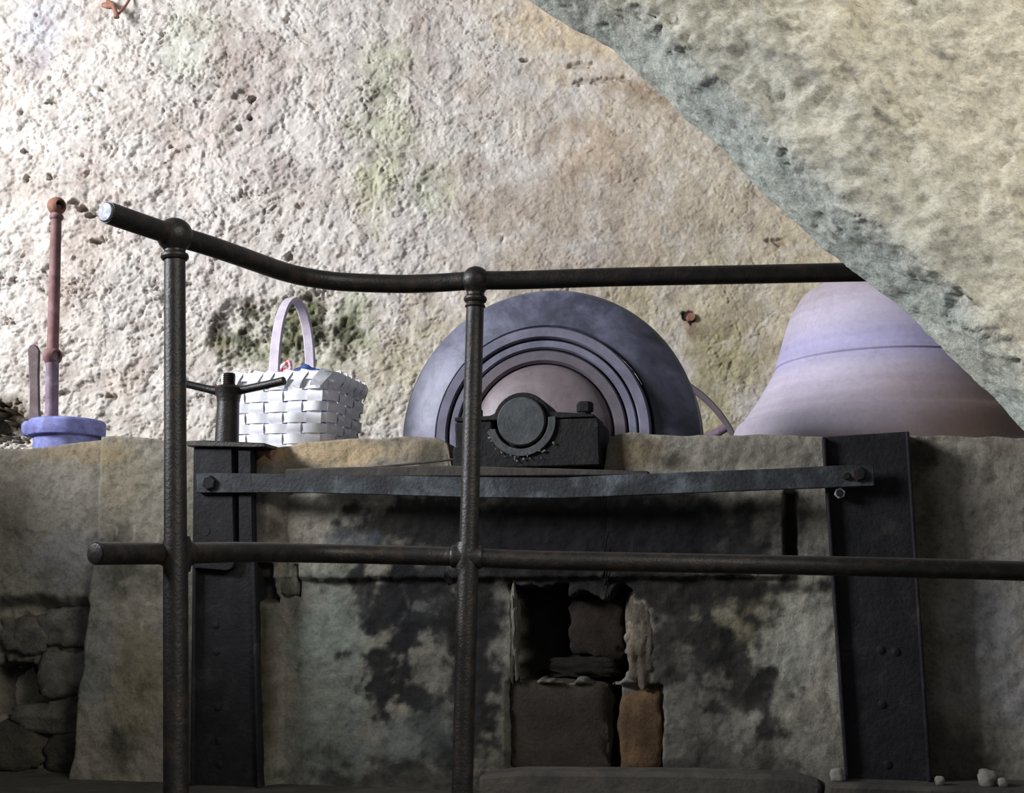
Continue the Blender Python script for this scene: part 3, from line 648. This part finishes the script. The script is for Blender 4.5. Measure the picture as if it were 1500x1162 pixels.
mk('bolt', *merge(lathe(WP(bu - 82 * k, -0.02, bz + 5 * k), EZ, [(0, 0), (.017, 0), (.017, 12 * k), (0, 12 * k)], 16), hexbolt(WP(bu - 82 * k, -0.02, bz + 12 * k), EZ, .0235, 15 * k)), 'bearing_iron', bb, 30)
# half-ring of the bush showing below the shaft
hr = arcpts(52 * k, math.pi + .25, 2 * math.pi + .12, 24) + arcpts(41 * k, 2 * math.pi + .12, math.pi + .25, 24)
mk('bush', *uprism(hr, 0.03, 0.058), 'shaft_iron', bb, 30, 0.001)['label'] = 'worn lighter half-ring of the bearing bush'
gv = []
for i in range(70):
    t = math.pi + .25 + random.random() * 2.4; r_ = (46 + abs(random.gauss(0, 6))) * k
    gv.append(boulder(WP(bu + r_ * math.cos(t), 0.056, bz + r_ * math.sin(t)), (random.uniform(.001, .005), .002, random.uniform(.001, .004)), i, .5, None, .2, 1))
mk('grease_lumps', *merge(*gv), 'grease', bb, 30)['kind'] = 'stuff'

# ================================================================== WHEEL ON THE SHAFT
wc = WP(bu, 0.06, bz); AX = -EN
wheel = thing('belt_wheel', wc + AX * 0.5 - EZ * 0.47, 'lilac-grey belt wheel with stepped concentric rings behind the bearing', 'wheel')
def wl(name, prof, mat, seg=96): return mk(name, *lathe(wc, AX, prof, seg), mat, wheel, 30)
wl('shaft', [(0, .0), (.064, .0), (.0675, .004), (.068, .012), (.0675, .30), (.06, .32), (.06, 2.3), (0, 2.3)], 'shaft_iron', 40)['label'] = 'dark grey round shaft end'
wl('hub_disc', [(.069, .235), (.10, .236), (.15, .245), (.19, .262), (.205, .275), (.211, .29), (.211, .34), (.069, .34), (.069, .235)], 'wheel_hub_paint')['label'] = 'brownish lilac hub disc'
wl('web_disc', [(.07, .345), (.325, .345), (.325, .37), (.07, .37), (.07, .345)], 'black_gap')
wl('ring', ring_prof([(.2145, .285), (.222, .275), (.248, .275), (.2525, .283), (.2525, .35), (.2145, .35)]), 'wheel_ring_brown')
wl('ring', ring_prof([(.2575, .285), (.262, .277), (.280, .277), (.2835, .285), (.2835, .35), (.2575, .35)]), 'wheel_ring_paint')
wl('ring', ring_prof([(.2885, .28), (.293, .27), (.318, .27), (.3225, .28), (.3225, .35), (.2885, .35)]), 'wheel_ring_paint')
wl('outer_rim', ring_prof([(.327, .305), (.333, .297), (.38, .31), (.425, .335), (.446, .347), (.456, .365), (.456, .385), (.327, .385)]), 'wheel_rim_paint')
wl('tread', ring_prof([(.4555, .387), (.4555, .43), (.4555, .52), (.45, .60), (.42, .60), (.42, .387)]), 'wheel_tread')

rear = thing('pulley_wheel', wc + AX * 2.0 - EZ * 0.53, 'thin-rimmed dark pulley on the same shaft, near the back wall', 'wheel')
RC = wc + AX * 2.0
def rl(name, prof, mat, seg=80): return mk(name, *lathe(RC, AX, prof, seg), mat, rear, 30)
rl('rim', ring_prof([(.502, -.03), (.522, -.03), (.527, -.02), (.522, -.01), (.522, .05), (.502, .05)]), 'pulley_iron')
rl('hub', [(.061, -.06), (.10, -.06), (.10, .08), (.061, .08), (.061, -.06)], 'pulley_iron', 32)
x_, y_, _d = frame(AX)
for i in range(6):
    a = 0.55 + i * math.pi / 3; r_ = x_ * math.cos(a) + y_ * math.sin(a)
    mk('spoke', *tube([RC + r_ * .09, RC + r_ * .3, RC + r_ * .506], [.026, .021, .019], 12), 'rust_lilac', rear)

# ================================================================== BELL CASING
cy = 4.6
cb = at_y(1296, 640, cy); cb[2] = ZTOP - 0.012
kc = cy / F
cas = thing('bell_casing', cb, 'smooth lilac bell-shaped casing turning brown to the right, beside the wheel', 'casing')
zpx = lambda py: at_y(1296, py, cy)[2] - cb[2]
lowp = [(236, 0.0)] + [(1296 - x, zpx(y)) for x, y in ((1076, 634), (1092, 614), (1110, 590), (1126, 565), (1138, 545), (1141, 540))]
upp = [(1296 - x, zpx(y)) for x, y in ((1140, 538), (1146, 520), (1153, 498), (1160, 476), (1170, 455), (1183, 436), (1198, 424), (1215, 417), (1240, 413), (1270, 411))]
def refine(p, n=7):
    P_ = smooth(np.array([(a, b, 0) for a, b in p]), n); return [(a, b) for a, b, _ in P_]
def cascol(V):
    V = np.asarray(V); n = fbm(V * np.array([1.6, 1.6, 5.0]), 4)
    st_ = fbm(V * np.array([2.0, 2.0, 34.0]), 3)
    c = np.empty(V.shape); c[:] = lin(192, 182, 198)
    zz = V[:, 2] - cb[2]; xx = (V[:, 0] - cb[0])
    b = (sstep(-.5, .3, xx * 1.1 - (zz - .22) * 1.3 + 0.12 * n) * .9)[:, None]; c = c * (1 - b) + lin(106, 80, 58) * b  # bluish-lit left and warm dark right painted in, with brown rust and dust
    pk = (sstep(.16, .0, zz + .05 * n) * .45)[:, None]; c = c * (1 - pk) + lin(186, 156, 150) * pk
    bl = (np.exp(-((zz - (zpx(525))) / .075) ** 2) * .6)[:, None]; c = c * (1 - bl) + lin(170, 165, 212) * bl
    tp_ = (sstep(zpx(480), zpx(425), zz) * .5)[:, None]; c = c * (1 - tp_) + lin(190, 172, 176) * tp_
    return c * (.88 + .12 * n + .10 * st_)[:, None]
lo = [(r * kc, z) for r, z in refine(lowp)]; up = [(r * kc, z) for r, z in refine(upp)] + [(0, zpx(410))]
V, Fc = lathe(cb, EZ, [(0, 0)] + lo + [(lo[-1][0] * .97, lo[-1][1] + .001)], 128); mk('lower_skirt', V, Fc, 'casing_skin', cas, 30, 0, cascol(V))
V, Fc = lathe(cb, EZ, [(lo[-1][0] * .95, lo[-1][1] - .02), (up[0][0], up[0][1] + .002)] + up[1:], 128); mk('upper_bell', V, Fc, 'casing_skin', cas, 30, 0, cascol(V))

# ================================================================== RUSTY STANCHION
sy = 3.86; ks = sy / F
sbz = ZTOP - 0.012
b0 = at_y(97, 650, sy); b0[2] = sbz
sta = thing('broken_stanchion', b0, 'rusty railing stanchion with two empty ball sockets on a blue base', 'post')
hz = lambda py: at_y(97, py, sy)[2] - sbz
mk('base_drum', *lathe(b0, EZ, [(0, 0), (46 * ks, 0), (46 * ks, hz(640)), (0, hz(640))], 40), 'blue_paint', sta)
mk('base_cap', *lathe(b0, EZ, [(0, hz(641)), (54 * ks, hz(641)), (55 * ks, hz(639)), (55 * ks, hz(620)), (52 * ks, hz(617)), (0, hz(617))], 40), 'blue_paint', sta, 35, 0.002)
V, Fc = boulder(b0 + np.array([-50 * ks, -0.02, hz(630)]), (11 * ks, 10 * ks, 12 * ks), 4, .1, [np.array([1, 0, 0]), np.array([0, 1, 0]), EZ], .7, 3); mk('lug', V, Fc, 'blue_paint', sta)
pt, pm, pb_ = at_y(83, 302, sy), at_y(77, 522, sy), at_y(75.5, 622, sy)
mk('upper_pole', *tube([pm, pm + (pt - pm) * .5, pt], [8.6 * ks, 8.2 * ks, 7.6 * ks], 20), 'rust_post', sta)
mk('lower_pole', *tube([pb_ - EZ * .01, pm], [9.6 * ks, 9.2 * ks], 20), 'rust_lilac', sta)
sd = np.array([0.78, -0.62, 0.0]); 
for c, R, mt in ((pt, 14 * ks, 'rust'), (pm, 14 * ks, 'rust_post')):
    ball = [(R * math.sin(t), R * math.cos(t)) for t in np.linspace(math.pi, 0.62, 18)]
    inner = [(R * .50, R * .76), (R * .48, R * .1), (0, R * .1)]
    bj = mk('ball_socket', *lathe(c, sd, [(0, -R)] + ball[1:] + inner, 28), mt, sta, 40)
    mk('socket_hole', *lathe(c, sd, [(0, R * .12), (R * .47, R * .12), (R * .47, R * .2), (0, R * .2)], 20), 'black_gap', bj)
mk('collar', *lathe(at_y(82.6, 318, sy), pt - pm, [(0, -.008), (9 * ks, -.008), (10.4 * ks, -.003), (10.4 * ks, .003), (9 * ks, .008), (0, .008)], 20), 'rust_post', sta)
lv = [(40, 512), (43, 506), (48, 504), (53, 506), (57, 513), (56, 550), (57, 600), (59, 624), (42, 624), (43, 570), (41, 530)]
Vl = [at_y(x, y, sy - .07) for x, y in lv] + [at_y(x, y, sy - .07) + np.array([0, .016, 0]) for x, y in lv]; n = len(lv)
mk('lever', Vl, [tuple(range(n)), tuple(range(n, 2 * n))] + [(i, (i + 1) % n, n + (i + 1) % n, n + i) for i in range(n)], 'lever_iron', sta, 30, 0.003)

# ================================================================== BASKET
by_ = 3.86
bc = at_y(432, 640, by_); bc[2] = sbz
bas = thing('woven_basket', bc, 'white woven splint basket with a tall hooped handle on the wall', 'basket')
HW, HD, CR = 0.182, 0.165, 0.055
segs = [('l', 2 * (HW - CR)), ('a', math.pi / 2 * CR), ('l', 2 * (HD - CR)), ('a', math.pi / 2 * CR)] * 2
PER = sum(s for _, s in segs)
def perim(s):
    """point and outward normal at distance s along the rounded rectangle, (along wall, into depth)"""
    s = s % PER; cs_ = [(HW - CR, -(HD - CR)), (HW - CR, HD - CR), (-(HW - CR), HD - CR), (-(HW - CR), -(HD - CR))]
    ang = -math.pi / 2; p = np.array([-(HW - CR), -HD]); i = 0
    for kind, Ln in segs:
        d = np.array([-math.sin(ang), math.cos(ang)])
        if kind == 'l':
            if s <= Ln: return p + d * s, np.array([math.cos(ang), math.sin(ang)])
            p = p + d * Ln
        else:
            c = np.array(cs_[i]); i += 1
            if s <= Ln:
                a = ang + s / CR; nrm_ = np.array([math.cos(a), math.sin(a)]); return c + nrm_ * CR, nrm_
            ang += math.pi / 2; p = c + np.array([math.cos(ang), math.sin(ang)]) * CR
        s -= Ln
    return p, np.array([math.cos(ang), math.sin(ang)])
def bpt(s, z, out):
    p, nn = perim(s); sc = 0.90 + 0.10 * min(1, z / 0.25)
    q_ = p * sc + nn * out
    return bc + EU * q_[0] - EN * q_[1] + EZ * z
NS = 20; SP = PER / NS; RH = 0.0325; NR = 7; BH = NR * RH
def strip(rows):
    """rows of 4-point cross-sections -> closed or open box strip"""
    return rows
for j in range(NR):
    V = []; Fc = []; N = NS * 8; hh = RH * (.46 if j % 2 else .44)
    jit = random.uniform(-.001, .001)
    for i in range(N):
        s = i * PER / N; o = 0.0052 * math.cos(math.pi * s / SP + j * math.pi); z = (j + .5) * RH + jit + .0012 * math.sin(9 * s + j)
        V += [bpt(s, z - hh, o - .0013), bpt(s, z - hh, o + .0013), bpt(s, z + hh, o + .0013), bpt(s, z + hh, o - .0013)]
    for i in range(N):
        a = i * 4; b = ((i + 1) % N) * 4
        for q_ in range(4): Fc.append((a + q_, b + q_, b + (q_ + 1) % 4, a + (q_ + 1) % 4))
    mk('weaver', V, Fc, 'basket_splint', bas, 40)
for i in range(NS):
    V = []; Fc = []; M = NR * 5 + 1; hwid = SP * .36
    for m in range(M):
        z = BH * m / (M - 1); jj = z / RH - .5
        amp = -0.0052 * math.cos(math.pi * i + math.pi * jj)
        V += [bpt(i * SP - hwid, z, amp * .8 - .0012), bpt(i * SP - hwid, z, amp * .8 + .0012), bpt(i * SP + hwid, z, amp * .8 + .0012), bpt(i * SP + hwid, z, amp * .8 - .0012)]
    for m in range(M - 1):
        a = m * 4; b = a + 4
        for q_ in range(4): Fc.append((a + q_, b + q_, b + (q_ + 1) % 4, a + (q_ + 1) % 4))
    Fc += [(0, 1, 2, 3), tuple((M - 1) * 4 + q_ for q_ in (3, 2, 1, 0))]
    mk('stake', V, Fc, 'basket_splint', bas, 40)
# bottom and rim hoops
V = [bpt(PER * i / 60, 0.002, -.004) for i in range(60)] + [bpt(PER * i / 60, 0.007, -.004) for i in range(60)]
mk('bottom', V, [tuple(range(60)), tuple(range(60, 120))] + [(i, (i + 1) % 60, 60 + (i + 1) % 60, 60 + i) for i in range(60)], 'basket_splint', bas, 30)
for zc, oo, hh, th in ((BH + .012, .0085, .012, .003), (BH + .012, -.0085, .012, .003)):
    V = []; Fc = []; N = 120
    for i in range(N):
        s = PER * i / N; V += [bpt(s, zc - hh, oo - th), bpt(s, zc - hh, oo + th), bpt(s, zc + hh, oo + th), bpt(s, zc + hh, oo - th)]
    for i in range(N):
        a = i * 4; b = ((i + 1) % N) * 4
        for q_ in range(4): Fc.append((a + q_, b + q_, b + (q_ + 1) % 4, a + (q_ + 1) % 4))
    mk('rim_hoop', V, Fc, 'basket_splint', bas, 40)
NL = 24
for i in range(NL):
    s0 = PER * (i + .3 * random.random()) / NL; V = []; Fc = []; wd = random.uniform(.012, .016)
    path = [(-.022, -.022, .006), (-.016, -.012, .0135), (-.006, .004, .0145), (.004, .018, .0145), (.010, .0275, .010), (.014, .0285, .0), (.018, .026, -.012), (.024, .0, -.0145), (.028, -.012, -.008)]
    for (ds_, dz_, ou) in path:
        for (w_, t_) in ((-wd, -.001), (-wd, .001), (wd, .001), (wd, -.001)):
            V.append(bpt(s0 + ds_ + w_, BH + dz_ + (t_ if abs(ou) < .011 else 0) - w_ * .25, ou + (t_ if abs(ou) >= .009 else 0)))
    for m in range(len(path) - 1):
        a = m * 4; b = a + 4
        for q_ in range(4): Fc.append((a + q_, b + q_, b + (q_ + 1) % 4, a + (q_ + 1) % 4))
    Fc += [(0, 1, 2, 3), tuple((len(path) - 1) * 4 + q_ for q_ in (3, 2, 1, 0))]
    mk('rim_lashing', V, Fc, 'basket_splint', bas, 40)
# hooped handle, springing from the middle of the front and back sides
zap = at_y(437, 440, by_)[2] - sbz
V = []; Fc = []; pts = []
for t in np.linspace(0, 1, 41):
    a = math.pi * t; y = -math.cos(a) * (HD - .02); sgn = max(0, math.sin(a)) ** .72
    pts.append((y, BH - .02 + (zap - BH + .02) * sgn))
pts = [(-(HD - .024), .15)] + pts + [(HD - .024, .15)]
for i, (y, z) in enumerate(pts):
    p0 = np.array(pts[max(i - 1, 0)]); p1 = np.array(pts[min(i + 1, len(pts) - 1)]); tg = (p1 - p0) / np.linalg.norm(p1 - p0); nr = np.array([-tg[1], tg[0]])
    for (a_, b_) in ((-.0135, -.0065), (-.0185, 0), (-.0135, .0065), (.0135, .0065), (.0185, 0), (.0135, -.0065)):
        V.append(bc + EU * (-.012 + a_) - EN * (y + nr[0] * b_) + EZ * (z + nr[1] * b_))
for m in range(len(pts) - 1):
    a = m * 6; b = a + 6
    for q_ in range(6): Fc.append((a + q_, b + q_, b + (q_ + 1) % 6, a + (q_ + 1) % 6))
Fc += [tuple(range(6)), tuple(range((len(pts) - 1) * 6, len(pts) * 6))]
mk('handle', V, Fc, 'basket_handle', bas, 50)
# what lies in the basket
V, Fc = boulder(bc + EU * .035 + EZ * .163, (.075, .07, .134), 51, .16, None, .35, 4); V = np.asarray(V) + .006 * fbm(np.asarray(V) * 26, 3)[:, None]
props(mk('folded_cloth', V, Fc, 'blue_cloth', None, 60), 'crumpled blue cloth inside the white basket', 'cloth')
bow = thing('ribbon_bow', bc - EU * .045 + EN * .01 + EZ * .285, 'pink and white ribbon bow on top of the basket contents', 'bow')
bb0 = bc - EU * .03 + EN * .05 + EZ * .287
for sg in (-1, 1):
    pts_ = [bb0 + EU * sg * (.03 * math.sin(t) ** 1.0 * 1.0) + EZ * (.014 * math.sin(2 * t) + .006 * sg) for t in np.linspace(0.0, math.pi, 14)]
    mk('loop', *tube(pts_, [.006] * 14, 8), 'pink_ribbon', bow)
V, Fc = boulder(bb0, (.009, .009, .009), 61, .1, None, .3, 2); mk('knot', V, Fc, 'pink_ribbon', bow)
mk('tail', *tube([bb0, bb0 + EU * .012 - EZ * .008, bb0 - EZ * .02 + EU * .02], [.005, .006, .005], 8), 'pink_ribbon', bow)

# ================================================================== SMALL THINGS ON THE WALLS AND FLOOR
hk = at_y(168, 10, BY - .05)
hook = thing('wall_bracket', hk, 'small rusty forked bracket fixed high on the plaster wall', 'bracket')
mk('rod', *tube([at_y(158, 2, BY - .02), at_y(166, 8, BY - .07), at_y(170, 20, BY - .10), at_y(171, 26, BY - .10)], [.011, .012, .012, .014], 12), 'rust', hook)
mk('rod', *tube([at_y(193, -6, BY - .02), at_y(184, 8, BY - .06), at_y(174, 20, BY - .09)], [.007, .007, .007], 10), 'rust', hook)
mk('plate', *tube([at_y(152, 8, BY - .01), at_y(168, 8, BY - .05)], [.016, .012], 10), 'rust', hook)
wbp = at_y(1011, 466, BY)
an = thing('anchor_bolt', wbp, 'rusty iron anchor bolt set in a hole in the plaster above the wheel', 'bolt')
mk('stub', *tube([wbp + np.array([0, .1, 0]), wbp + np.array([0, -.035, 0])], .020, 14), 'rust', an)
mk('washer', *lathe(wbp, np.array([0.0, -1, 0]), [(0, -.01), (.036, -.01), (.036, -.003), (0, -.003)], 18), 'timber_dark', an)
for i, (px, py, r_) in enumerate(((1446, 1136, 11), (1468, 1142, 6), (1226, 1140, 9), (1376, 1140, 6))):
    u, _ = W(px, py, .13); r_ = r_ * k34
    V, Fc = boulder(WP(u, .125 + .01 * (i % 2), ZK + r_ * .85), (r_, r_ * .9, r_), 70 + i, .2, None, .3, 3)
    props(mk('plaster_lump', V, Fc, 'white_plaster', None, 60), ('largest white lump of fallen plaster against the foot of the low wall', 'tiny white plaster crumb lying next to the largest lump', 'white plaster lump at the foot of the wide beam on its bearing side', 'tiny plaster crumb at the foot of the wide beam on its bare-wall side')[i], 'rubble', 'fallen plaster lumps')
